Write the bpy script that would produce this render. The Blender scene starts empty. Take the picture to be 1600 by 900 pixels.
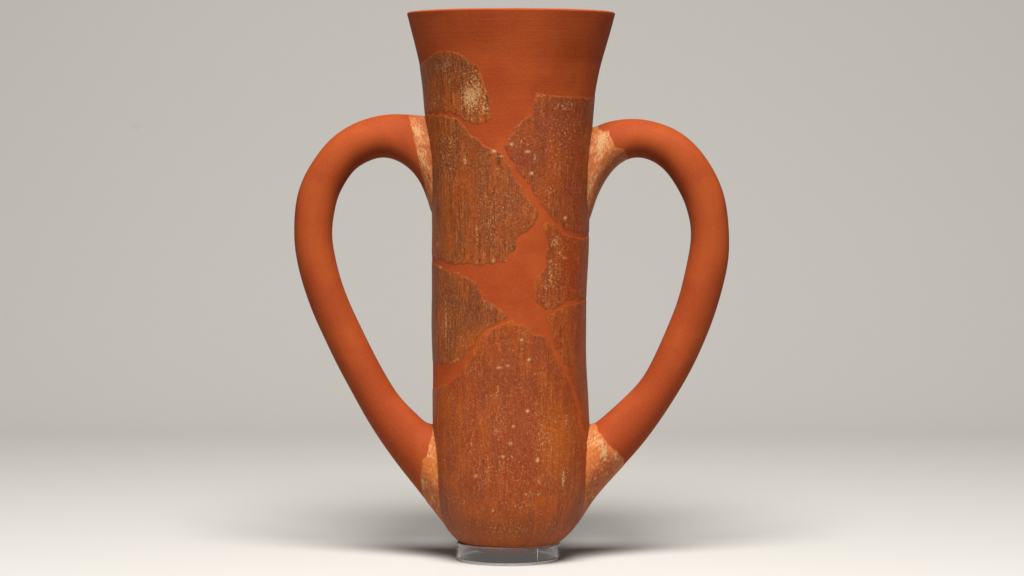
import bpy, math, random
import numpy as np

random.seed(7)
rng = np.random.default_rng(7)
scene = bpy.context.scene
COL = scene.collection

# ------------------------------------------------------------------ camera
S = 1.0 / 3000.0            # metres per photograph pixel in the vase's plane
FPX = 4590.0                # focal length in photograph pixels
HOR, BASE, CX = 220.0, 873.0, 800.0
cam_d = bpy.data.cameras.new('camera')
cam = bpy.data.objects.new('camera', cam_d)
COL.objects.link(cam)
cam.location = (0, -FPX * S, (BASE - HOR) * S)
cam.rotation_euler = (math.radians(90), 0, 0)
cam_d.sensor_width = 36.0
cam_d.lens = 36.0 * FPX / 1600.0
cam_d.shift_y = -(450.0 - HOR) / 1600.0
cam_d.clip_start = 0.05
cam_d.clip_end = 50.0
cam_d.dof.use_dof = True
cam_d.dof.focus_distance = FPX * S - 0.02
cam_d.dof.aperture_fstop = 13.0
scene.camera = cam

# ------------------------------------------------------------------ room light
world = bpy.data.worlds.new('World')
scene.world = world
world.use_nodes = True
bg = world.node_tree.nodes['Background']
bg.inputs[0].default_value = (1.0, 0.985, 0.96, 1)
bg.inputs[1].default_value = 0.006


def area(name, loc, target, sx, sy, power, colour):
    d = bpy.data.lights.new(name, 'AREA')
    d.shape = 'RECTANGLE'
    d.size, d.size_y = sx, sy
    d.energy = power
    d.color = colour
    o = bpy.data.objects.new(name, d)
    COL.objects.link(o)
    o.location = loc
    v = np.array(target, float) - np.array(loc, float)
    from mathutils import Vector
    o.rotation_euler = Vector(v).to_track_quat('-Z', 'Y').to_euler()
    return o


key = area('key_softbox', (0.0, -0.84, 1.43), (0, 0.0, 0.05), 1.0, 0.72, 48.0, (1.0, 0.985, 0.955))
key.data.spread = math.radians(160)      # honeycomb grid on the softbox

scene.view_settings.view_transform = 'Standard'
scene.view_settings.look = 'None'
scene.view_settings.exposure = 0.0
scene.view_settings.gamma = 1.0
scene.render.engine = 'CYCLES'
scene.cycles.transmission_bounces = 12
scene.cycles.max_bounces = 12


# ------------------------------------------------------------------ node helpers
class Mat:
    def __init__(self, name, rough=0.6):
        self.m = bpy.data.materials.new(name)
        self.m.use_nodes = True
        self.t = self.m.node_tree
        self.b = self.t.nodes['Principled BSDF']
        self.b.inputs['Roughness'].default_value = rough

    def n(self, kind, **kw):
        x = self.t.nodes.new(kind)
        for k, v in kw.items():
            setattr(x, k, v)
        return x

    def l(self, a, b):
        self.t.links.new(a, b)

    def val(self, sock, v):
        if isinstance(v, (int, float)):
            sock.default_value = v
        elif isinstance(v, tuple):
            sock.default_value = v if len(v) == len(sock.default_value) else v + (1,)
        else:
            self.l(v, sock)

    def math(self, op, a, b=0.0, c=None, clamp=False):
        x = self.n('ShaderNodeMath', operation=op, use_clamp=clamp)
        self.val(x.inputs[0], a)
        self.val(x.inputs[1], b)
        if c is not None:
            self.val(x.inputs[2], c)
        return x.outputs[0]

    def attr(self, name, fac=True):
        x = self.n('ShaderNodeAttribute', attribute_name=name)
        return x.outputs['Fac'] if fac else x.outputs['Vector']

    def scaled(self, vec, s, off=(0, 0, 0)):
        x = self.n('ShaderNodeMapping')
        self.l(vec, x.inputs[0])
        x.inputs['Location'].default_value = off
        x.inputs['Scale'].default_value = s
        return x.outputs[0]

    def noise(self, vec, scale=1.0, detail=3.0, rough=0.5, dist=0.0):
        x = self.n('ShaderNodeTexNoise')
        self.l(vec, x.inputs['Vector'])
        x.inputs['Scale'].default_value = scale
        x.inputs['Detail'].default_value = detail
        x.inputs['Roughness'].default_value = rough
        x.inputs['Distortion'].default_value = dist
        return x.outputs['Fac']

    def ramp(self, f, a, b, lo=0.0, hi=1.0):
        x = self.n('ShaderNodeMapRange', interpolation_type='SMOOTHSTEP')
        self.val(x.inputs[0], f)
        x.inputs[1].default_value = a
        x.inputs[2].default_value = b
        x.inputs[3].default_value = lo
        x.inputs[4].default_value = hi
        return x.outputs[0]

    def mix(self, f, a, b, blend='MIX'):
        x = self.n('ShaderNodeMix', data_type='RGBA', blend_type=blend, clamp_factor=True)
        self.val(x.inputs[0], f)
        self.val(x.inputs[6], a)
        self.val(x.inputs[7], b)
        return x.outputs[2]

    def bump(self, h, strength, dist):
        x = self.n('ShaderNodeBump')
        self.l(h, x.inputs['Height'])
        x.inputs['Strength'].default_value = strength
        x.inputs['Distance'].default_value = dist
        self.l(x.outputs[0], self.b.inputs['Normal'])


GAIN = (0.55, 0.515, 0.33)


def lin(r, g, b, k=1.0):
    f = lambda c: (c / 255 / 12.92) if c < 10 else ((c / 255 + 0.055) / 1.055) ** 2.4
    return (f(r) * k * GAIN[0], f(g) * k * GAIN[1], f(b) * k * GAIN[2], 1)


K = 1.05     # base colours are written as sRGB and scaled

# smooth modern terracotta (fills, rim, handles); 'pp' = position along the surface in photograph pixels
def terracotta(name, wheel):
    M = Mat(name, 0.75)
    pp = M.attr('pp', False)
    big = M.noise(M.scaled(pp, (0.011, 0.011, 1)), 1.0, 3, 0.55)
    fine = M.noise(M.scaled(pp, (0.28, 0.28, 1)), 1.0, 4, 0.65)
    c = M.mix(M.ramp(big, 0.38, 0.62), lin(188, 80, 42, K), lin(204, 93, 50, K))
    c = M.mix(M.ramp(fine, 0.42, 0.7, 0, 0.26), c, lin(218, 118, 72, K))
    speck = M.noise(M.scaled(pp, (0.22, 0.22, 1), (40, 9, 0)), 1.0, 1, 0.3)
    c = M.mix(M.ramp(speck, 0.77, 0.83, 0, 0.5), c, lin(110, 45, 25, K))
    stain = M.noise(M.scaled(pp, (0.05, 0.05, 1), (2, 8, 0)), 1.0, 5, 0.7)
    c = M.mix(M.ramp(stain, 0.48, 0.75, 0, 0.22 if wheel else 0.12), c, lin(160, 78, 44, K))
    if wheel:      # lathe lines running round the rim only
        sx = M.n('ShaderNodeSeparateXYZ'); M.l(pp, sx.inputs[0])
        rimf = M.ramp(sx.outputs['Y'], 620, 760, 0.15, 1.0)
        lines = M.noise(M.scaled(pp, (0.006, 0.42, 1)), 1.0, 4, 0.7)
        c = M.mix(M.math('MULTIPLY', rimf, M.ramp(lines, 0.38, 0.66, 0, 0.2)), c, lin(170, 66, 32, K))
        patch = M.noise(M.scaled(pp, (0.02, 0.05, 1), (3, 7, 0)), 1.0, 3, 0.6)
        c = M.mix(M.ramp(patch, 0.45, 0.75, 0, 0.25), c, lin(176, 70, 36, K))
        h = M.math('ADD', M.math('MULTIPLY', M.math('MULTIPLY', lines, rimf), 0.5), M.math('MULTIPLY', fine, 0.5))
    else:
        st = M.noise(M.scaled(pp, (0.012, 0.25, 1)), 1.0, 3, 0.6)
        c = M.mix(M.ramp(st, 0.4, 0.75, 0, 0.18), c, lin(180, 72, 36, K))
        h = M.math('ADD', M.math('MULTIPLY', st, 0.25), M.math('MULTIPLY', fine, 0.5))
    M.l(c, M.b.inputs['Base Color'])
    M.b.inputs['Specular IOR Level'].default_value = 0.14
    M.bump(h, 0.35, 0.0005)
    return M.m


# burnished old clay: warmer overall than the fill
OLD = (1.18, 0.92, 0.60)


def lin_old(r, g, b, k=1.0):
    c = lin(r, g, b, k)
    return (c[0] * OLD[0], c[1] * OLD[1], c[2] * OLD[2], 1)


def ancient(name, pal, seed, palegen=0.35, streak=1.0):
    """weathered, brush-streaked original pottery; marks come from measured attributes"""
    M = Mat(name, 0.5)
    pp = M.attr('pp', False)
    base, alt, dark, pale, ochre, purple = pal
    o = (seed * 7.3, seed * 3.1, seed)
    o2 = (seed * 3.7 + 11, seed * 5.9 + 4, seed)
    big = M.noise(M.scaled(pp, (0.024, 0.010, 1), o), 1.0, 4, 0.6, 0.4)
    mid = M.noise(M.scaled(pp, (0.050, 0.020, 1), o2), 1.0, 5, 0.62, 0.5)
    st = M.noise(M.scaled(pp, (0.15, 0.009, 1), o), 1.0, 5, 0.72, 0.15)
    st2 = M.noise(M.scaled(pp, (0.36, 0.050, 1), (o[0] + 5, o[1], 0)), 1.0, 5, 0.78, 0.6)
    where = M.ramp(M.noise(M.scaled(pp, (0.03, 0.016, 1), (o[1] + 9, 3, 0)), 1.0, 3, 0.6), 0.38, 0.62, 0.25, 1.0)
    iso = M.noise(M.scaled(pp, (0.17, 0.12, 1), (o[1], o[0], 0)), 1.0, 6, 0.8, 0.8)
    fine = M.noise(M.scaled(pp, (0.42, 0.34, 1), (o[1], 2, 0)), 1.0, 5, 0.85, 0.3)
    grit = M.noise(M.scaled(pp, (0.30, 0.24, 1), (o[0], 21, 5)), 1.0, 3, 0.6)
    c = M.mix(M.ramp(big, 0.44, 0.56), base, alt)
    c = M.mix(M.ramp(mid, 0.49, 0.58, 0, 0.6), c, purple)
    c = M.mix(M.ramp(mid, 0.48, 0.40, 0, 0.42), c, ochre)
    c = M.mix(M.math('MULTIPLY', M.attr('purple'), M.ramp(st, 0.3, 0.6, 1.0, 0.6)), c, purple)
    c = M.mix(M.math('MULTIPLY', M.attr('ochre'), M.ramp(st, 0.3, 0.6, 0.35, 1.0)), c, ochre)
    c = M.mix(M.math('MULTIPLY', M.attr('red'), M.ramp(st, 0.3, 0.65, 0.5, 1.0)), c, lin_old(164, 58, 26, K))
    c = M.mix(M.math('MULTIPLY', where, M.ramp(st, 0.53, 0.66, 0, 0.55)), c, ochre)
    # brushed vertical streaks, stronger in some places than others
    c = M.mix(M.math('MULTIPLY', where, M.ramp(st, 0.51, 0.39, 0, 0.85 * streak)), c, dark)
    c = M.mix(M.math('MULTIPLY', where, M.ramp(st2, 0.51, 0.64, 0, 0.62 * streak)), c, pale)
    c = M.mix(M.math('MULTIPLY', where, M.ramp(st2, 0.47, 0.36, 0, 0.6 * streak)), c, dark)
    # blotches and grain
    c = M.mix(M.ramp(iso, 0.53, 0.66, 0, 0.38), c, pale)
    c = M.mix(M.ramp(iso, 0.46, 0.36, 0, 0.40), c, dark)
    c = M.mix(M.ramp(fine, 0.53, 0.65, 0, 0.55), c, pale)
    c = M.mix(M.ramp(fine, 0.47, 0.36, 0, 0.52), c, dark)
    c = M.mix(M.math('MULTIPLY', M.attr('purple'), 0.42), c, purple)
    c = M.mix(M.math('MULTIPLY', M.attr('ochre'), 0.30), c, ochre)
    # dusty deposits left in the pores, in drifts
    drift = M.ramp(M.noise(M.scaled(pp, (0.035, 0.02, 1), (o[0] + 30, o[1] + 12, 2)), 1.0, 4, 0.6), 0.42, 0.62, 0.15, 1.0)
    c = M.mix(M.math('MULTIPLY', drift, M.ramp(grit, 0.54, 0.68, 0, 0.42)), c, pale)
    c = M.mix(M.ramp(grit, 0.44, 0.34, 0, 0.30), c, dark)
    # measured marks, broken up into grains rather than smooth spots
    g = M.math('ADD', M.math('MULTIPLY', grit, 0.9), M.math('ADD', M.math('MULTIPLY', fine, 0.8), M.math('MULTIPLY', st2, 0.35)))
    pm = M.math('MULTIPLY_ADD', M.attr('pale'), 0.50, g)
    c = M.mix(M.ramp(pm, 1.18, 1.40, 0, 0.85), c, lin(232, 184, 152, K * 1.05))
    c = M.mix(M.math('MULTIPLY', M.ramp(M.attr('pale'), 0.25, 0.7, 0, 0.5), M.ramp(g, 1.0, 0.82)), c, dark)
    c = M.mix(M.math('MULTIPLY', M.attr('dot'), M.ramp(fine, 0.3, 0.55, 0.35, 1.0)), c, lin(255, 215, 190, K * 1.2))
    dm = M.math('ADD', M.attr('dark'), M.math('MULTIPLY', fine, 0.9))
    c = M.mix(M.ramp(dm, 0.72, 1.1, 0, 0.8), c, lin_old(66, 42, 38, K))
    # abraded break: fill smeared over it, then a thin line of paler bare clay
    near = M.math('MULTIPLY_ADD', M.attr('near'), 0.62, M.math('MULTIPLY', mid, 0.75))
    c = M.mix(M.ramp(near, 0.66, 1.02, 0, 0.8), c, lin(188, 84, 40, K))
    em = M.math('MULTIPLY', M.attr('edge'), M.ramp(mid, 0.47, 0.58, 0.05, 0.85))
    c = M.mix(em, c, lin_old(206, 116, 62, K))
    M.l(c, M.b.inputs['Base Color'])
    M.l(M.ramp(iso, 0.35, 0.65, 0.38, 0.58), M.b.inputs['Roughness'])
    M.b.inputs['Specular IOR Level'].default_value = 0.17
    h = M.math('ADD', M.math('MULTIPLY', st2, 0.25), M.math('ADD', M.math('MULTIPLY', fine, 0.45), M.math('MULTIPLY', iso, 0.6)))
    M.bump(h, 0.6, 0.0010)
    return M.m


PALE = lin_old(196, 142, 96, K)
MAT_FILL = terracotta('terracotta_fill', True)
K = 0.93
MAT_HANDLE = terracotta('terracotta_handle', False)
K = 1.05
MAT_BROWN = ancient('weathered_brown_clay', (lin_old(172, 90, 46, K), lin_old(150, 84, 54, K), lin_old(112, 54, 30, K), lin(196, 136, 104, K * 1.25), lin_old(190, 104, 36, K), lin_old(140, 84, 72, K)), 1)
MAT_PURPLE = ancient('weathered_purplish_clay', (lin_old(168, 88, 50, K), lin_old(152, 84, 58, K), lin_old(120, 54, 32, K), lin(196, 140, 112, K * 1.25), lin_old(192, 100, 36, K), lin_old(148, 74, 70, K)), 2, streak=0.8)
MAT_RED = ancient('weathered_red_clay', (lin_old(172, 84, 42, K), lin_old(168, 86, 50, K), lin_old(130, 60, 30, K), lin(198, 138, 100, K * 1.25), lin_old(196, 110, 38, K), lin_old(146, 74, 64, K)), 3, streak=0.7)
MAT_PALE = ancient('pale_worn_clay', (lin(214, 128, 84, K * 1.2), lin(202, 112, 72, K * 1.2), lin(158, 84, 54, K * 1.1), lin(240, 186, 156, K * 1.4), lin_old(216, 128, 66, K), lin_old(176, 96, 72, K)), 4, streak=0.6)

# acrylic
A = Mat('clear_acrylic', 0.03)
A.b.inputs['Base Color'].default_value = (0.90, 0.90, 0.915, 1)
A.b.inputs['Transmission Weight'].default_value = 0.985
A.b.inputs['IOR'].default_value = 1.49
gn = A.n('ShaderNodeTexCoord').outputs['Object']
A.l(A.ramp(A.noise(gn, 300, 4, 0.6), 0.4, 0.8, 0.02, 0.14), A.b.inputs['Roughness'])
MAT_ACRYLIC = A.m
St = Mat('satin_acrylic_edge', 0.35)
St.b.inputs['Base Color'].default_value = (0.78, 0.76, 0.77, 1)
St.b.inputs['Transmission Weight'].default_value = 0.45
St.b.inputs['IOR'].default_value = 1.49
MAT_SATIN = St.m

# backdrop paper
Bk = Mat('white_backdrop_paper', 0.85)
oc = Bk.n('ShaderNodeTexCoord').outputs['Object']
n1 = Bk.noise(oc, 1.6, 3, 0.5)
n2 = Bk.noise(oc, 260, 3, 0.6)
bc = Bk.mix(Bk.ramp(n1, 0.3, 0.7), (0.500, 0.486, 0.458, 1), (0.507, 0.487, 0.466, 1))
bc = Bk.mix(Bk.ramp(n2, 0.3, 0.75, 0, 0.10), bc, (0.45, 0.435, 0.415, 1))
vd = Bk.noise(Bk.scaled(oc, (70, 70, 70)), 1.0, 0, 0)
bc = Bk.mix(Bk.ramp(vd, 0.885, 0.90, 0, 0.2), bc, (0.36, 0.345, 0.32, 1))
Bk.l(bc, Bk.b.inputs['Base Color'])
Bk.b.inputs['Specular IOR Level'].default_value = 0.2
Bk.bump(n2, 0.15, 0.0004)
MAT_PAPER = Bk.m


# ------------------------------------------------------------------ mesh helpers
def make_obj(name, verts, faces, mat, parent=None, attrs=None, pp=None, smooth=True):
    me = bpy.data.meshes.new(name)
    me.from_pydata([tuple(map(float, v)) for v in verts], [], [tuple(map(int, f)) for f in faces])
    me.update()
    if smooth:
        me.polygons.foreach_set('use_smooth', [True] * len(me.polygons))
    if attrs:
        for k, v in attrs.items():
            a = me.attributes.new(k, 'FLOAT', 'POINT')
            a.data.foreach_set('value', np.asarray(v, np.float32))
    if pp is not None:
        a = me.attributes.new('pp', 'FLOAT_VECTOR', 'POINT')
        a.data.foreach_set('vector', np.asarray(pp, np.float32).ravel())
    me.materials.append(mat)
    o = bpy.data.objects.new(name, me)
    COL.objects.link(o)
    if parent is not None:
        o.parent = parent
    return o


def W(P):
    """photograph-pixel space (x right, d towards the camera, y down) -> world metres"""
    P = np.asarray(P, float)
    out = np.empty(P.shape)
    out[..., 0] = (P[..., 0] - CX) * S
    out[..., 1] = -P[..., 1] * S
    out[..., 2] = (BASE - P[..., 2]) * S
    return out


def project(P):
    k = FPX / (FPX - P[..., 1])
    return CX + (P[..., 0] - CX) * k, HOR + (P[..., 2] - HOR) * k


def spline(xs, ys, xq):
    """monotone-ish cubic (natural) interpolation"""
    xs = np.asarray(xs, float); ys = np.asarray(ys, float)
    n = len(xs); h = np.diff(xs)
    Am = np.zeros((n, n)); r = np.zeros(n)
    Am[0, 0] = Am[-1, -1] = 1
    for i in range(1, n - 1):
        Am[i, i - 1] = h[i - 1]; Am[i, i] = 2 * (h[i - 1] + h[i]); Am[i, i + 1] = h[i]
        r[i] = 6 * ((ys[i + 1] - ys[i]) / h[i] - (ys[i] - ys[i - 1]) / h[i - 1])
    m = np.linalg.solve(Am, r)
    i = np.clip(np.searchsorted(xs, xq) - 1, 0, n - 2)
    a = xq - xs[i]; b = xs[i + 1] - xq; hi = h[i]
    return (m[i] * b**3 + m[i + 1] * a**3) / (6 * hi) + (ys[i] / hi - m[i] * hi / 6) * b + (ys[i + 1] / hi - m[i + 1] * hi / 6) * a


def smooth1(a, sig):
    k = int(3 * sig) + 1
    w = np.exp(-0.5 * (np.arange(-k, k + 1) / sig) ** 2); w /= w.sum()
    p = np.concatenate([2 * a[0] - a[k:0:-1], a, 2 * a[-1] - a[-2:-k - 2:-1]])
    return np.convolve(p, w, 'valid')


# ------------------------------------------------------------------ body surface
# photograph row, radius, axis x (measured on both silhouettes)
PROF = [(861.5, 0, 795), (861.2, 20, 795), (859.5, 40, 795), (856, 57, 795), (850.5, 70, 795.3),
        (842.5, 81, 796), (830, 94, 797), (816, 104.5, 798), (800, 111.5, 799), (782, 116.5, 799.2), (755, 120.5, 799.3),
        (715, 122.3, 799), (675, 122.3, 798.5), (640, 121.2, 797.6), (600, 120.4, 797), (560, 119.9, 796.4),
        (525, 119.8, 796), (450, 120.7, 796.4), (375, 122, 797), (300, 124.3, 797), (250, 126.5, 796.6),
        (200, 129.3, 796), (175, 131.3, 795.7), (150, 133.6, 795.8), (125, 137.3, 796.6), (100, 142, 797.4),
        (80, 147, 798), (60, 152.4, 798.3), (40, 157.8, 798.6), (21, 162.8, 798.6)]
pf = np.array(PROF, float)
arc = np.concatenate([[0], np.cumsum(np.hypot(np.diff(pf[:, 0]), np.diff(pf[:, 1])))])
VQ = np.arange(0, arc[-1], 1.0)
PY = spline(arc, pf[:, 0], VQ)
PR = np.maximum(spline(arc, pf[:, 1], VQ), 0)
PC = smooth1(spline(arc, pf[:, 2], VQ), 12)
VMAX = VQ[-1]


def body_surf(U, V):
    """U = angle*120 (0 = towards camera), V = length along the profile from the base"""
    y = np.interp(V, VQ, PY); r = np.interp(V, VQ, PR); c = np.interp(V, VQ, PC)
    th = U / 120.0
    # hand-made unevenness of the wall, a fraction of a millimetre
    wob = 0.55 * np.sin(3 * th + V * 0.013 + 1.0) + 0.45 * np.sin(5 * th - V * 0.021) + 0.35 * np.sin(V * 0.055 + 2 * th)
    r = r + wob * np.clip(V / 160, 0, 1) * np.clip((VMAX - V) / 200, 0.15, 1)
    return np.stack([c + r * np.sin(th), r * np.cos(th), y], -1)


def normals(surf, U, V, outward=1.0):
    e = 1.5
    a = surf(U + e, V) - surf(U - e, V)
    b = surf(U, V + e) - surf(U, V - e)
    n = np.cross(a, b)
    l = np.linalg.norm(n, axis=-1, keepdims=True)
    return outward * n / np.maximum(l, 1e-9)


class Unproj:
    def __init__(self, surf, us, vs):
        self.U, self.V = np.meshgrid(us, vs)
        P = surf(self.U, self.V)
        self.x, self.y = project(P)

    def __call__(self, px, py):
        i = np.argmin((self.x - px) ** 2 + (self.y - py) ** 2)
        return float(self.U.flat[i]), float(self.V.flat[i])


unb = Unproj(body_surf, np.arange(-186, 187, 1.0), np.arange(30, VMAX, 1.0))


def v_of_row(py):
    return float(np.interp(-py, -PY[::1][np.argsort(-PY)], VQ[np.argsort(-PY)]))


def body_poly(pts):
    out = []
    for p in pts:
        if p[0] == 'w':
            out.append((math.radians(p[1]) * 120, v_of_row(p[2])))
        else:
            out.append(unb(*p))
    return np.array(out)


def roughen(poly, step=3.0, amp=1.6):
    """resample a polygon and give it the small irregularity of a break"""
    pts = []
    n = len(poly)
    for i in range(n):
        a, b = poly[i], poly[(i + 1) % n]
        L = np.hypot(*(b - a)); k = max(1, int(L / step))
        for j in range(k):
            pts.append(a + (b - a) * j / k)
    pts = np.array(pts)
    m = len(pts)
    # cut corners a little, then add correlated noise
    pts = 0.25 * np.roll(pts, 1, 0) + 0.5 * pts + 0.25 * np.roll(pts, -1, 0)
    nz = rng.normal(size=(m, 2))
    s = nz * 0.5 + 0.8 * (np.roll(nz, 1, 0) + nz + np.roll(nz, -1, 0)) / 1.7
    return pts + s * amp * 0.6


def patch(name, surf, outw, poly, mat, parent, cell=1.6, height=0.60, sink=4.0, marks=None, edge_w=2.6, edge_gain=0.75, label=None, vlim=None):
    poly = roughen(poly)
    u0, v0 = poly.min(0) - cell * 2; u1, v1 = poly.max(0) + cell * 2
    us = np.arange(u0, u1, cell); vs = np.arange(v0, v1, cell)
    cu, cv = np.meshgrid(us[:-1] + cell / 2, vs[:-1] + cell / 2)
    # even-odd test of cell centres
    inside = np.zeros(cu.shape, bool)
    A_, B_ = poly, np.roll(poly, -1, 0)
    for (ax, ay), (bx, by) in zip(A_, B_):
        if ay == by:
            continue
        hit = ((ay > cv) != (by > cv))
        xi = ax + (cv - ay) * (bx - ax) / (by - ay)
        inside ^= hit & (cu < xi)
    nu, nv = len(us), len(vs)
    used = np.zeros((nv, nu), bool); cnt = np.zeros((nv, nu), int)
    for dj in (0, 1):
        for di in (0, 1):
            cnt[dj:nv - 1 + dj, di:nu - 1 + di] += inside
    used = cnt > 0
    bnd = used & (cnt < 4)
    GU, GV = np.meshgrid(us, vs)
    idx = -np.ones((nv, nu), int); idx[used] = np.arange(used.sum())
    Uv, Vv = GU[used].copy(), GV[used].copy()
    # distance to the outline and the nearest point on it
    D = np.full(len(Uv), 1e9); NX = np.zeros((len(Uv), 2))
    P = np.stack([Uv, Vv], -1)
    for a, b in zip(A_, B_):
        ab = b - a; L2 = (ab @ ab) + 1e-9
        t = np.clip(((P - a) @ ab) / L2, 0, 1)
        q = a + t[:, None] * ab
        d = np.hypot(P[:, 0] - q[:, 0], P[:, 1] - q[:, 1])
        m = d < D
        D[m] = d[m]; NX[m] = q[m]
    bb = bnd[used]
    Uv[bb] = NX[bb, 0]; Vv[bb] = NX[bb, 1]; D[bb] = 0
    if vlim:
        Vv = np.clip(Vv, *vlim)
    base = surf(Uv, Vv); N = normals(surf, Uv, Vv, outw)
    t = np.clip(D / 3.0, 0, 1); prof = height * (-0.2 + 1.2 * (1 - (1 - t) ** 2))
    verts = base + N * prof[:, None]
    faces = []
    jj, ii = np.nonzero(inside)
    q = np.stack([idx[jj, ii], idx[jj, ii + 1], idx[jj + 1, ii + 1], idx[jj + 1, ii]], -1)
    faces = q.tolist()
    # skirt into the wall all round: the sherd has real thickness
    ed = {}
    for f in faces:
        for k in range(4):
            a, b = f[k], f[(k + 1) % 4]
            if (b, a) in ed: del ed[(b, a)]
            else: ed[(a, b)] = 1
    bidx = sorted({v for e in ed for v in e})
    mp = {v: len(verts) + i for i, v in enumerate(bidx)}
    low = verts[bidx] - N[bidx] * sink
    up = {v: len(verts) + len(bidx) + i for i, v in enumerate(bidx)}
    allv = np.concatenate([verts, low, verts[bidx]])
    for a, b in ed:
        faces.append((up[b], up[a], mp[a], mp[b]))
    if outw < 0:
        faces = [tuple(reversed(f)) for f in faces]
    sel = np.concatenate([np.arange(len(verts)), bidx, bidx]).astype(int)
    UU, VVv, DD = Uv[sel], Vv[sel], D[sel]
    at = {k: np.zeros(len(sel)) for k in ('pale', 'dark', 'ochre', 'purple', 'red', 'dot')}
    for ch, u, v, ru, rv, s in (marks or []):
        w = s * np.exp(-(((UU - u) / ru) ** 2 + ((VVv - v) / rv) ** 2))
        at[ch] = np.maximum(at[ch], w)
    at['edge'] = edge_gain * np.exp(-(DD / edge_w) ** 2)
    at['near'] = np.exp(-(DD / 3.2) ** 2)
    o = make_obj(name, W(allv), faces, mat, parent, at, np.stack([UU, VVv, 0 * UU], -1))
    if label: o['label'] = label
    return o


# ------------------------------------------------------------------ the setting
def build_backdrop():
    prof = [(-0.22, 0.0)]
    y0, R = 0.66, 0.52
    for k in range(1, 24):
        prof.append((-0.22 + (y0 + 0.22) * k / 24, 0))
    for k in range(0, 49):
        a = math.pi / 2 * k / 48
        prof.append((y0 + R * math.sin(a), R * (1 - math.cos(a))))
    prof.append((y0 + R, 2.0))
    xs = np.linspace(-0.95, 0.95, 41)
    v = [(x, y, z) for (y, z) in prof for x in xs]
    nx = len(xs)
    f = [(j * nx + i, j * nx + i + 1, (j + 1) * nx + i + 1, (j + 1) * nx + i) for j in range(len(prof) - 1) for i in range(nx - 1)]
    o = make_obj('backdrop', v, f, MAT_PAPER)
    o['kind'] = 'structure'


build_backdrop()

# ------------------------------------------------------------------ the vase
vase = bpy.data.objects.new('vase', None)
COL.objects.link(vase)
vase.empty_display_size = 0.02
vase['label'] = 'tall terracotta cup with flaring rim and two looping handles, mended from brown sherds'
vase['category'] = 'vase'


def build_body():
    seg = 256
    # outer wall, lip, inner wall and inner floor as one lathe
    rings = []
    for V in list(np.arange(0, 120, 4.0)) + list(np.arange(120, VMAX, 5.0)) + [VMAX]:
        rings.append(('o', V))
    y_t, r_t, c_t = PY[-1], PR[-1], PC[-1]
    for dr, dy in ((0.9, -1.3), (2.4, -2.2), (4.2, -2.2), (5.8, -1.2), (6.8, 0.8)):
        rings.append(('x', y_t + dy, r_t - dr, c_t))
    for V in np.arange(VMAX - 8, 60, -12.0):
        y = np.interp(V, VQ, PY); r = np.interp(V, VQ, PR); c = np.interp(V, VQ, PC)
        rings.append(('x', y - (0 if V > 180 else (180 - V) * 0.06), max(r - 9 - min(6, (VMAX - V) * 0.02), 2), c))
    rings.append(('x', 848, 30, 795)); rings.append(('x', 849, 1, 795))
    verts, pp = [], []
    th = np.linspace(-math.pi, math.pi, seg, endpoint=False)
    for rg in rings:
        if rg[0] == 'o':
            P = body_surf(th * 120, np.full(seg, rg[1])); v = rg[1]
        else:
            P = np.stack([rg[3] + rg[2] * np.sin(th), rg[2] * np.cos(th), np.full(seg, rg[1])], -1); v = VMAX + 30 + abs(rg[1] - 20)
        verts.append(P)
        # continuous (seamless) coordinate for the shader: fold the back
        pp.append(np.stack([th * 120, np.full(seg, v), np.zeros(seg)], -1))
    n = len(rings)
    f = [(j * seg + i, j * seg + (i + 1) % seg, (j + 1) * seg + (i + 1) % seg, (j + 1) * seg + i) for j in range(n - 1) for i in range(seg)]
    return make_obj('body', W(np.concatenate(verts)), f, MAT_FILL, vase, None, np.concatenate(pp))


body = build_body()

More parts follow.
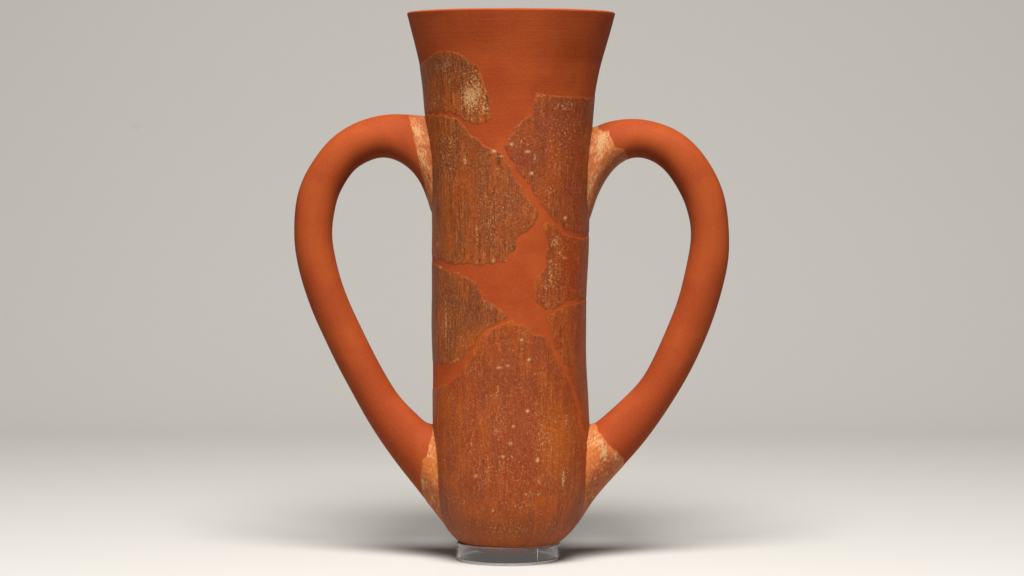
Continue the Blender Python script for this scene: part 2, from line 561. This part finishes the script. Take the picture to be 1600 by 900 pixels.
# marks seen on the old surface: channel, photo x, photo y, half-width, half-height, strength
RAW = [
    ('pale', 735, 152, 15, 26, .75), ('pale', 698, 103, 15, 12, .35), ('pale', 748, 140, 9, 20, .55), ('pale', 705, 125, 8, 10, .3),
    ('ochre', 757, 186, 14, 9, .9), ('ochre', 703, 172, 5, 10, .6), ('ochre', 700, 84, 18, 5, .6),
    ('pale', 727, 250, 3, 9, .7), ('dot', 773, 236, 3.5, 2.4, .9), ('dot', 783, 244, 5, 1.6, .5), ('pale', 706, 222, 9, 22, .35),
    ('pale', 693, 245, 4, 8, .4), ('pale', 780, 262, 7, 5, .3),
    ('pale', 842, 150, 9, 5, .5), ('ochre', 842, 150, 12, 7, .7), ('dot', 800, 225, 3, 3, .6), ('dot', 824, 237, 4, 1.8, .8),
    ('dot', 830, 271, 2.4, 2.4, .95), ('pale', 836, 245, 3, 6, .6), ('dot', 883, 341, 2.2, 3.2, .9), ('pale', 860, 297, 8, 10, .35),
    ('pale', 885, 165, 16, 12, .35), ('pale', 815, 222, 14, 14, .25), ('pale', 875, 195, 20, 18, .25),
    ('pale', 868, 378, 9, 9, .5), ('pale', 860, 425, 4, 32, .55), ('pale', 874, 395, 7, 10, .5), ('ochre', 850, 352, 6, 8, .8),
    ('pale', 853, 445, 3, 22, .4), ('dot', 881, 403, 3, 1.5, .6),
    ('pale', 697, 505, 1.6, 48, .6), ('pale', 714, 565, 8, 7, .5), ('dot', 689, 417, 2, 3, .85), ('dot', 771, 407, 1.8, 3, .7),
    ('pale', 745, 362, 2, 22, .55), ('pale', 684, 382, 2, 6, .5), ('pale', 757, 470, 2, 6, .5), ('pale', 709, 425, 12, 3, .3),
    ('dot', 815, 531, 2, 2.2, .95), ('dot', 827, 562, 2, 2.2, .95), ('dot', 824, 642, 2.3, 2.5, 1), ('dot', 780, 574, 4.5, 1.6, .7),
    ('dot', 793, 571, 3, 1.8, .55), ('dot', 802, 666, 1.8, 2, .8), ('pale', 778, 607, 1.8, 7, .7), ('dot', 797, 693, 3.5, 2.2, .6),
    ('dot', 840, 719, 2.2, 3.6, .95), ('pale', 786, 714, 4, 4, .55), ('pale', 802, 715, 4, 3, .5), ('pale', 762, 733, 12, 7, .35),
    ('pale', 880, 748, 2.6, 20, .75), ('pale', 842, 752, 2, 9, .6), ('pale', 832, 772, 22, 5, .4), ('pale', 859, 740, 5, 14, .4),
    ('pale', 846, 672, 1.8, 22, .5), ('dot', 770, 797, 1.8, 3, .7), ('pale', 725, 786, 22, 3, .4), ('dot', 744, 744, 2.4, 2.4, .7),
    ('pale', 815, 540, 2, 14, .35), ('pale', 775, 672, 5, 9, .45), ('pale', 815, 620, 2.5, 18, .3), ('pale', 736, 690, 1.5, 22, .4),
    ('pale', 795, 790, 14, 6, .25), ('pale', 850, 660, 12, 14, .2), ('pale', 790, 640, 14, 26, .18), ('pale', 885, 655, 4, 18, .4),
    ('dark', 745, 447, 7, 7, .45), ('dark', 747, 481, 4, 6, .5), ('dark', 742, 465, 9, 14, .25), ('dark', 812, 548, 1.6, 12, .5),
    ('dark', 803, 386, 4, 3, .5), ('dark', 772, 372, 2, 2, .6), ('dark', 780, 818, 10, 12, .15), ('dark', 676, 500, 4, 8, .3),
    ('ochre', 866, 690, 20, 55, .75), ('ochre', 852, 782, 26, 14, .6), ('ochre', 700, 360, 14, 40, .4), ('ochre', 727, 330, 9, 70, .4),
    ('ochre', 735, 540, 18, 14, .7), ('ochre', 798, 504, 22, 7, .7), ('ochre', 712, 574, 12, 7, .8), ('ochre', 866, 262, 12, 46, .5),
    ('ochre', 775, 300, 12, 40, .3), ('ochre', 700, 640, 16, 40, .25), ('ochre', 775, 810, 40, 12, .4), ('ochre', 890, 520, 8, 30, .3),
    ('purple', 880, 195, 38, 36, .8), ('purple', 815, 240, 22, 30, .7), ('purple', 782, 330, 18, 34, .55), ('purple', 770, 372, 12, 24, .45),
    ('purple', 752, 490, 24, 16, .75), ('purple', 790, 600, 50, 60, .55), ('purple', 775, 660, 20, 40, .4), ('purple', 800, 735, 40, 40, .35),
    ('purple', 858, 405, 9, 45, .5), ('purple', 718, 480, 14, 40, .35), ('purple', 688, 760, 12, 40, .6), ('purple', 830, 540, 20, 18, .35),
    ('purple', 720, 520, 12, 20, .4), ('purple', 695, 670, 10, 30, .35),
    ('red', 898, 430, 14, 62, .9), ('red', 884, 350, 18, 20, .6), ('red', 893, 250, 10, 60, .6), ('red', 800, 725, 34, 34, .4),
    ('red', 740, 720, 18, 40, .45), ('red', 896, 600, 9, 60, .45), ('red', 905, 700, 7, 60, .6), ('red', 875, 520, 12, 30, .4),
    ('red', 712, 600, 20, 16, .5),
    ('ochre', 790, 838, 100, 18, .5), ('pale', 683, 742, 2.2, 36, 1.0), ('pale', 681, 720, 1.5, 20, .8), ('red', 903, 330, 8, 120, .7), ('red', 902, 560, 7, 100, .6), ('purple', 815, 680, 36, 80, .8), ('purple', 780, 770, 40, 20, .5),
    ('pale', 700, 235, 18, 50, .28), ('pale', 770, 345, 22, 40, .25), ('pale', 880, 210, 34, 40, .25), ('pale', 790, 730, 50, 40, .22), ('pale', 855, 690, 22, 60, .28),
    ('pale', 700, 500, 16, 40, .25), ('pale', 868, 430, 14, 40, .3), ('pale', 800, 830, 60, 16, .3), ('ochre', 735, 800, 30, 14, .6), ('pale', 815, 790, 30, 3, .35), ('pale', 760, 818, 26, 3, .35), ('pale', 850, 800, 14, 3, .35),
    ('pale', 740, 140, 20, 36, .5), ('pale', 756, 168, 8, 16, .5), ('pale', 680, 160, 8, 14, .3), ('pale', 738, 185, 14, 6, .4),
]
MARKS = []
for ch, x, y, rx, ry, s in RAW:
    u, v = unb(x, y)
    ca = max(0.35, math.cos(u / 120.0))
    if ch == 'dot':
        rx, ry = rx * 0.8, ry * 0.8
    MARKS.append((ch, u, v, rx / ca, ry, s))
# small chance specks all over the old clay
for _ in range(110):
    MARKS.append(('dot', rng.uniform(-185, 185), rng.uniform(60, 790), rng.uniform(.7, 1.1), rng.uniform(.7, 1.3), rng.uniform(.2, .5)))
for _ in range(60):
    MARKS.append(('dot', rng.uniform(-150, 150), rng.uniform(60, 300), rng.uniform(.8, 1.6), rng.uniform(.7, 1.3), rng.uniform(.15, .35)))
for _ in range(60):
    MARKS.append(('dark', rng.uniform(-185, 185), rng.uniform(60, 790), rng.uniform(1, 2), rng.uniform(1.5, 6), rng.uniform(.3, .6)))

A_PTS = [('w', -104, 178), ('w', -104, 120), ('w', -80, 100), (668, 93), (675, 84), (686, 79), (698, 77), (712, 80), (720, 84), (730, 95), (748, 106),
         (754, 122), (761, 135), (762, 147), (769, 160), (766, 172), (770, 184), (757, 193), (740, 196), (724, 187), (711, 179), (690, 177), (668, 177)]
C_PTS = [('w', -108, 180), (668, 179.5), (690, 180), (709, 182), (722, 193), (735, 209), (752, 222), (769, 230), (786, 241), (795, 255), (802, 273),
         (819, 298), (834, 319), (843, 337), (838, 349), (824, 360), (808, 371), (806, 387), (799, 399), (794, 410), (775, 411), (755, 416), (738, 414),
         (720, 413), (705, 413), (691, 409), (681, 404), ('w', -108, 396)]
D_PTS = [('w', 108, 152), (925, 151), (900, 152), (880, 151), (865, 149), (852, 147), (841, 145), (834, 152), (835, 161), (831, 175), (816, 187), (800, 206),
         (792, 217), (788, 232), (793, 245), (801, 256), (815, 276), (830, 298), (841, 314), (854, 332), (868, 349), (884, 359), (900, 364), (912, 365), ('w', 108, 366)]
E_PTS = [('w', 108, 372), (912, 371), (899, 370), (882, 365), (868, 353), (858, 347), (850, 347), (845, 356), (852, 372), (853, 400), (849, 420), (838, 430),
         (835, 450), (837, 470), (850, 484), (864, 482), (886, 473), (900, 468), (913, 465.5), ('w', 108, 464)]
F_PTS = [('w', 108, 467), (913, 469), (900, 472), (887, 477), (866, 487), (854, 490), (855, 506), (862, 520), (862, 535), (869, 552), (882, 574), (892, 595),
         (901, 618), (906, 640), (907, 660), ('w', 80, 700), ('w', 108, 700)]
H_PTS = [('w', -108, 404), (681, 411), (690, 417), (704, 425), (722, 429), (740, 435), (748, 449), (756, 465), (774, 477), (789, 487), (795, 496),
         (781, 504), (766, 512), (753, 522), (743, 536), (734, 549), (723, 562), (709, 569), (693, 570), (681, 568), ('w', -108, 564)]
G_PTS = [('w', 178, 850), ('w', 178, 707), ('w', 120, 707), ('w', 80, 707), (903, 662), (901, 640), (896, 620), (889, 597), (879, 577), (866, 553), (859, 536),
         (852, 526), (839, 521), (827, 514), (815, 507), (800, 498), (784, 506), (768, 514), (755, 524), (745, 538), (736, 552), (726, 572), (716, 584), (703, 597),
         (690, 603), (682, 604), ('w', -80, 606), ('w', -178, 606), ('w', -178, 850)]


def body_sherd(pts, mat, label=None, **kw):
    poly = body_poly(pts)
    return patch('sherd', body_surf, BODY_SIGN, poly, mat, body, marks=MARKS, label=label, **kw)


tn = normals(body_surf, np.array([0.0]), np.array([400.0]))[0]
BODY_SIGN = 1.0 if tn[1] > 0 else -1.0

body_sherd(A_PTS, MAT_BROWN, 'rounded brown sherd with whitish worn patch below the rim', edge_gain=.5)
body_sherd(C_PTS, MAT_BROWN, 'large brown sherd with vertical brush streaks', edge_gain=.45)
body_sherd(D_PTS, MAT_PURPLE, 'purplish red sherd beside the right handle', edge_gain=.5)
body_sherd(E_PTS, MAT_RED, 'narrow red sherd right of the smooth fill', edge_gain=.6)
body_sherd(F_PTS, MAT_RED, 'dark red sherd on the lower right wall', edge_gain=.5)
body_sherd(H_PTS, MAT_BROWN, 'brown sherd with a dark spot left of the smooth fill', edge_gain=.5)
gp = body_poly(G_PTS)
gp[gp[:, 1] < 40, 1] = 8
patch('sherd', body_surf, BODY_SIGN, gp, MAT_RED, body, marks=MARKS, label='largest sherd forming the reddish base of the body', cell=1.8, edge_gain=.45)

# ------------------------------------------------------------------ handles
# (outer point, inner point, half depth) pairs measured along each loop
LH = [((704, 186), (704, 380), 40), ((684, 185), (684, 352), 38), ((664, 182), (670, 318), 35), ((640, 179.6), (655, 282), 32), ((610, 178.5), (626, 254), 31), ((580, 183), (598, 246), 31),
      ((545, 197), (573, 253.5), 30.5), ((515, 219), (555, 265), 30), ((490, 250), (540, 284), 30), ((473, 281), (529, 306), 30), ((463, 314), (523, 329), 30),
      ((459.5, 350), (519.5, 352), 30), ((460, 378), (519.5, 373), 30), ((463.6, 404), (523, 396), 30), ((472, 440), (530, 428), 30), ((486, 480), (540.5, 459), 30),
      ((503, 520), (557, 497), 30), ((523, 562), (576, 535), 30), ((546, 606), (596, 574), 30.5), ((572, 652), (619, 612), 32), ((600, 696), (640, 637), 35),
      ((625, 730), (655, 651), 39), ((652, 764), (669, 661), 43), ((674, 793), (684, 663), 45), ((693, 817), (696, 664), 44), ((713, 838), (712, 668), 40), ((730, 848), (730, 680), 36)]
RH = [((893, 206), (893, 385), 40), ((915, 203), (918, 350), 38), ((930, 198.5), (931, 311), 35), ((947, 191.5), (950, 275), 32), ((972, 186.6), (970, 254.5), 31), ((1000, 185.8), (990, 246.5), 31),
      ((1030, 192), (1011, 248.5), 30.5), ((1058, 204), (1031, 259.5), 30.5), ((1083, 223), (1047, 276), 30.5), ((1104, 248), (1060, 296), 30.5), ((1121, 278), (1069, 315), 30.5),
      ((1132, 308), (1075, 334), 30.5), ((1138, 344), (1079, 354), 30.5), ((1139.5, 375), (1079, 375), 30.5), ((1138, 405), (1075.5, 399), 30.5), ((1130, 446), (1069, 432), 30.5),
      ((1118, 486), (1060, 466), 30.5), ((1102, 530), (1046, 504), 30.5), ((1080, 577), (1028, 544), 30.5), ((1053, 624), (1006, 587), 31), ((1025, 665), (983, 614), 33),
      ((1000, 698), (958, 638), 36), ((974, 727), (939, 654), 40), ((945, 759), (926, 662), 44), ((921, 790), (910, 664), 45), ((905, 815), (898, 666), 44), ((886, 834), (884, 670), 40), ((866, 848), (868, 682), 36)]


class Handle:
    def __init__(self, pairs):
        O = np.array([p[0] for p in pairs], float); I = np.array([p[1] for p in pairs], float); Dp = np.array([p[2] for p in pairs], float)
        C = (O + I) / 2
        # chord parameter on the outer line blended with the centre line
        s = np.concatenate([[0], np.cumsum(np.hypot(*np.diff(O, axis=0).T) * .5 + np.hypot(*np.diff(I, axis=0).T) * .5 + 0 * np.diff(C[:, 0]))])
        self.L = s[-1]
        self.q = np.arange(0, self.L, 2.0)
        sm = lambda a: smooth1(spline(s, a, self.q), 3.0)
        self.ox, self.oy, self.ix, self.iy, self.d = sm(O[:, 0]), sm(O[:, 1]), sm(I[:, 0]), sm(I[:, 1]), sm(Dp)

    def surf(self, U, V):
        """U = angle*30 (0 outer edge, 90 deg front), V = length along the loop"""
        f = lambda a: np.interp(V, self.q, a)
        ox, oy, ix, iy, d = f(self.ox), f(self.oy), f(self.ix), f(self.iy), f(self.d)
        ph = U / 30.0
        k = 1 + 0.006 * np.sin(V * 0.03 + 2 * ph) + 0.005 * np.sin(V * 0.071 - ph)
        c, s_ = np.cos(ph) * k, np.sin(ph) * k
        # rounder than an ellipse where the loop widens into the wall
        return np.stack([(ox + ix) / 2 + (ox - ix) / 2 * c, d * s_, (oy + iy) / 2 + (oy - iy) / 2 * c], -1)


def build_handle(H, mat):
    seg = 64
    ph = np.linspace(0, 2 * math.pi, seg, endpoint=False)
    vs = np.arange(0, H.q[-1], 5.0)
    verts, pp = [], []
    for v in vs:
        verts.append(H.surf(ph * 30, np.full(seg, v)))
        pp.append(np.stack([np.full(seg, v), np.where(ph < math.pi, ph, 2 * math.pi - ph) * 30, np.full(seg, 5.0)], -1))
    n = len(vs)
    f = [(j * seg + i, j * seg + (i + 1) % seg, (j + 1) * seg + (i + 1) % seg, (j + 1) * seg + i) for j in range(n - 1) for i in range(seg)]
    f.append(tuple(range(seg))); f.append(tuple((n - 1) * seg + i for i in reversed(range(seg))))
    t = normals(H.surf, np.array([math.pi / 2 * 30]), np.array([300.0]))[0]
    sign = 1.0 if t[1] > 0 else -1.0
    if sign < 0:
        f = [tuple(reversed(a)) for a in f]
    o = make_obj('handle', W(np.concatenate(verts)), f, mat, vase, None, np.concatenate(pp))
    return o, sign


def handle_sherd(H, obj, sign, front, top, label, marks):
    """front: photo points of the sherd's free border, outer edge -> inner edge"""
    un = Unproj(H.surf, np.arange(0, 94.3, 0.7), np.arange(0, H.q[-1], 1.0))
    b = [un(*p) for p in front]
    b[0] = (0.0, b[0][1]); b[-1] = (30 * math.pi, b[-1][1])
    back = 30 * math.pi
    end = 4.0 if top else H.q[-1] - 4.0
    m = np.mean([p[1] for p in b])
    pts = [(-back / 2, end), (-back / 2, m)] + b + [(back * 1.5, m), (back * 1.5, end)]
    mk = []
    for ch, x, y, rx, ry, s in marks:
        u, v = un(x, y)
        mk.append((ch, u, v, rx, ry, s))
    for _ in range(50):
        mk.append(('dot', rng.uniform(0, 94), rng.uniform(min(end, m), max(end, m)), rng.uniform(.7, 1.6), rng.uniform(.7, 1.6), rng.uniform(.3, .7)))
    return patch('sherd', H.surf, sign, np.array(pts), MAT_PALE, obj, cell=1.5, height=0.5, marks=mk, edge_w=2.5, edge_gain=.8, label=label)


HL, HR = Handle(LH), Handle(RH)
hl, sl = build_handle(HL, MAT_HANDLE)
hl['label'] = 'left looping handle of smooth terracotta'
hr, sr = build_handle(HR, MAT_HANDLE)
hr['label'] = 'right looping handle of smooth terracotta'
handle_sherd(HL, hl, sl, [(636, 180), (639, 186), (642, 196), (646, 216), (650, 236), (655, 260), (662, 282), (670, 312)], True, 'pale speckled strip where the left handle meets the neck',
             [('pale', 652, 205, 8, 14, .8), ('pale', 660, 250, 6, 30, .6), ('purple', 664, 310, 12, 14, .8)])
handle_sherd(HL, hl, sl, [(665, 778), (659, 765), (657, 750), (659, 730), (664, 712), (669, 700), (672, 688), (677, 668)], False, 'small orange sherd under the left handle',
             [('pale', 660, 752, 5, 10, .8), ('pale', 668, 708, 4, 12, .7), ('purple', 662, 760, 8, 14, .7), ('ochre', 672, 730, 8, 30, .8)])
handle_sherd(HR, hr, sr, [(931, 199), (940, 204), (951, 205), (957, 210), (958, 222), (961, 230), (972, 234), (981, 243), (976, 251)], True, 'bright peeled sherd where the right handle meets the neck',
             [('pale', 940, 222, 16, 16, .9), ('ochre', 930, 207, 12, 5, .8), ('purple', 950, 262, 12, 24, .9), ('pale', 926, 285, 5, 30, .7), ('dark', 962, 246, 10, 6, .3), ('purple', 934, 295, 6, 30, .6)])
handle_sherd(HR, hr, sr, [(977, 724), (972, 716), (964, 706), (954, 696), (944, 684), (936, 672), (930, 663)], False, 'orange triangular sherd under the right handle',
             [('pale', 944, 706, 10, 8, .9), ('pale', 938, 690, 3, 10, .9), ('pale', 962, 714, 8, 4, .8), ('ochre', 928, 700, 10, 30, .9), ('pale', 926, 690, 5, 20, .6), ('purple', 950, 725, 18, 10, .9), ('red', 930, 755, 14, 18, .9)])


# ------------------------------------------------------------------ acrylic ring
def build_ring():
    ri, ro, hgt = 75.5, 82.0, 28.0
    sec = [(ri, 3.2), (ri + 1.6, 0.15), (ro - 2.6, 0.15), (ro, 4.6), (ro, hgt - 1.3), (ro - 1.2, hgt), (ri + 1.0, hgt), (ri, hgt - 1.0)]
    satin = (0, 2, 4)
    seg = 256
    cx = 793.6
    v, f = [], []
    for k in range(seg):
        a = 2 * math.pi * k / seg
        for r, z in sec:
            v.append(((cx - CX + r * math.sin(a)) * S, -r * math.cos(a) * S, z * S))
    n = len(sec)
    for k in range(seg):
        for j in range(n):
            a = k * n + j; b = k * n + (j + 1) % n
            c = ((k + 1) % seg) * n + (j + 1) % n; d = ((k + 1) % seg) * n + j
            f.append((a, d, c, b))
    o = make_obj('ring', v, f, MAT_ACRYLIC, stand, smooth=False)
    o.data.materials.append(MAT_SATIN)
    for k, p in enumerate(o.data.polygons):
        p.material_index = 1 if (k % n) in satin else 0
        p.use_smooth = (k % n) in (3, 7)
    o.data.set_sharp_from_angle(angle=math.radians(20))
    # small glued seam across the wall, front right
    a0 = math.asin((840 - cx) / 79.0)
    sv, sf = [], []
    for a in (a0 - 0.012, a0 + 0.012):
        for r, z in ((ri - 0.7, 1.2), (ri - 0.7, hgt - 3), (ri + 0.3, hgt - 3), (ri + 0.3, 1.2)):
            sv.append(((cx - CX + r * math.sin(a)) * S, -r * math.cos(a) * S, z * S))
    sf = [(0, 1, 2, 3), (7, 6, 5, 4), (0, 4, 5, 1), (1, 5, 6, 2), (2, 6, 7, 3), (3, 7, 4, 0)]
    make_obj('glue_seam', sv, sf, MAT_ACRYLIC, stand, smooth=False)
    return o


stand = bpy.data.objects.new('display_stand', None)
COL.objects.link(stand)
stand.empty_display_size = 0.01
stand['label'] = 'low clear acrylic ring under the rounded base of the terracotta vase'
stand['category'] = 'display stand'
build_ring()
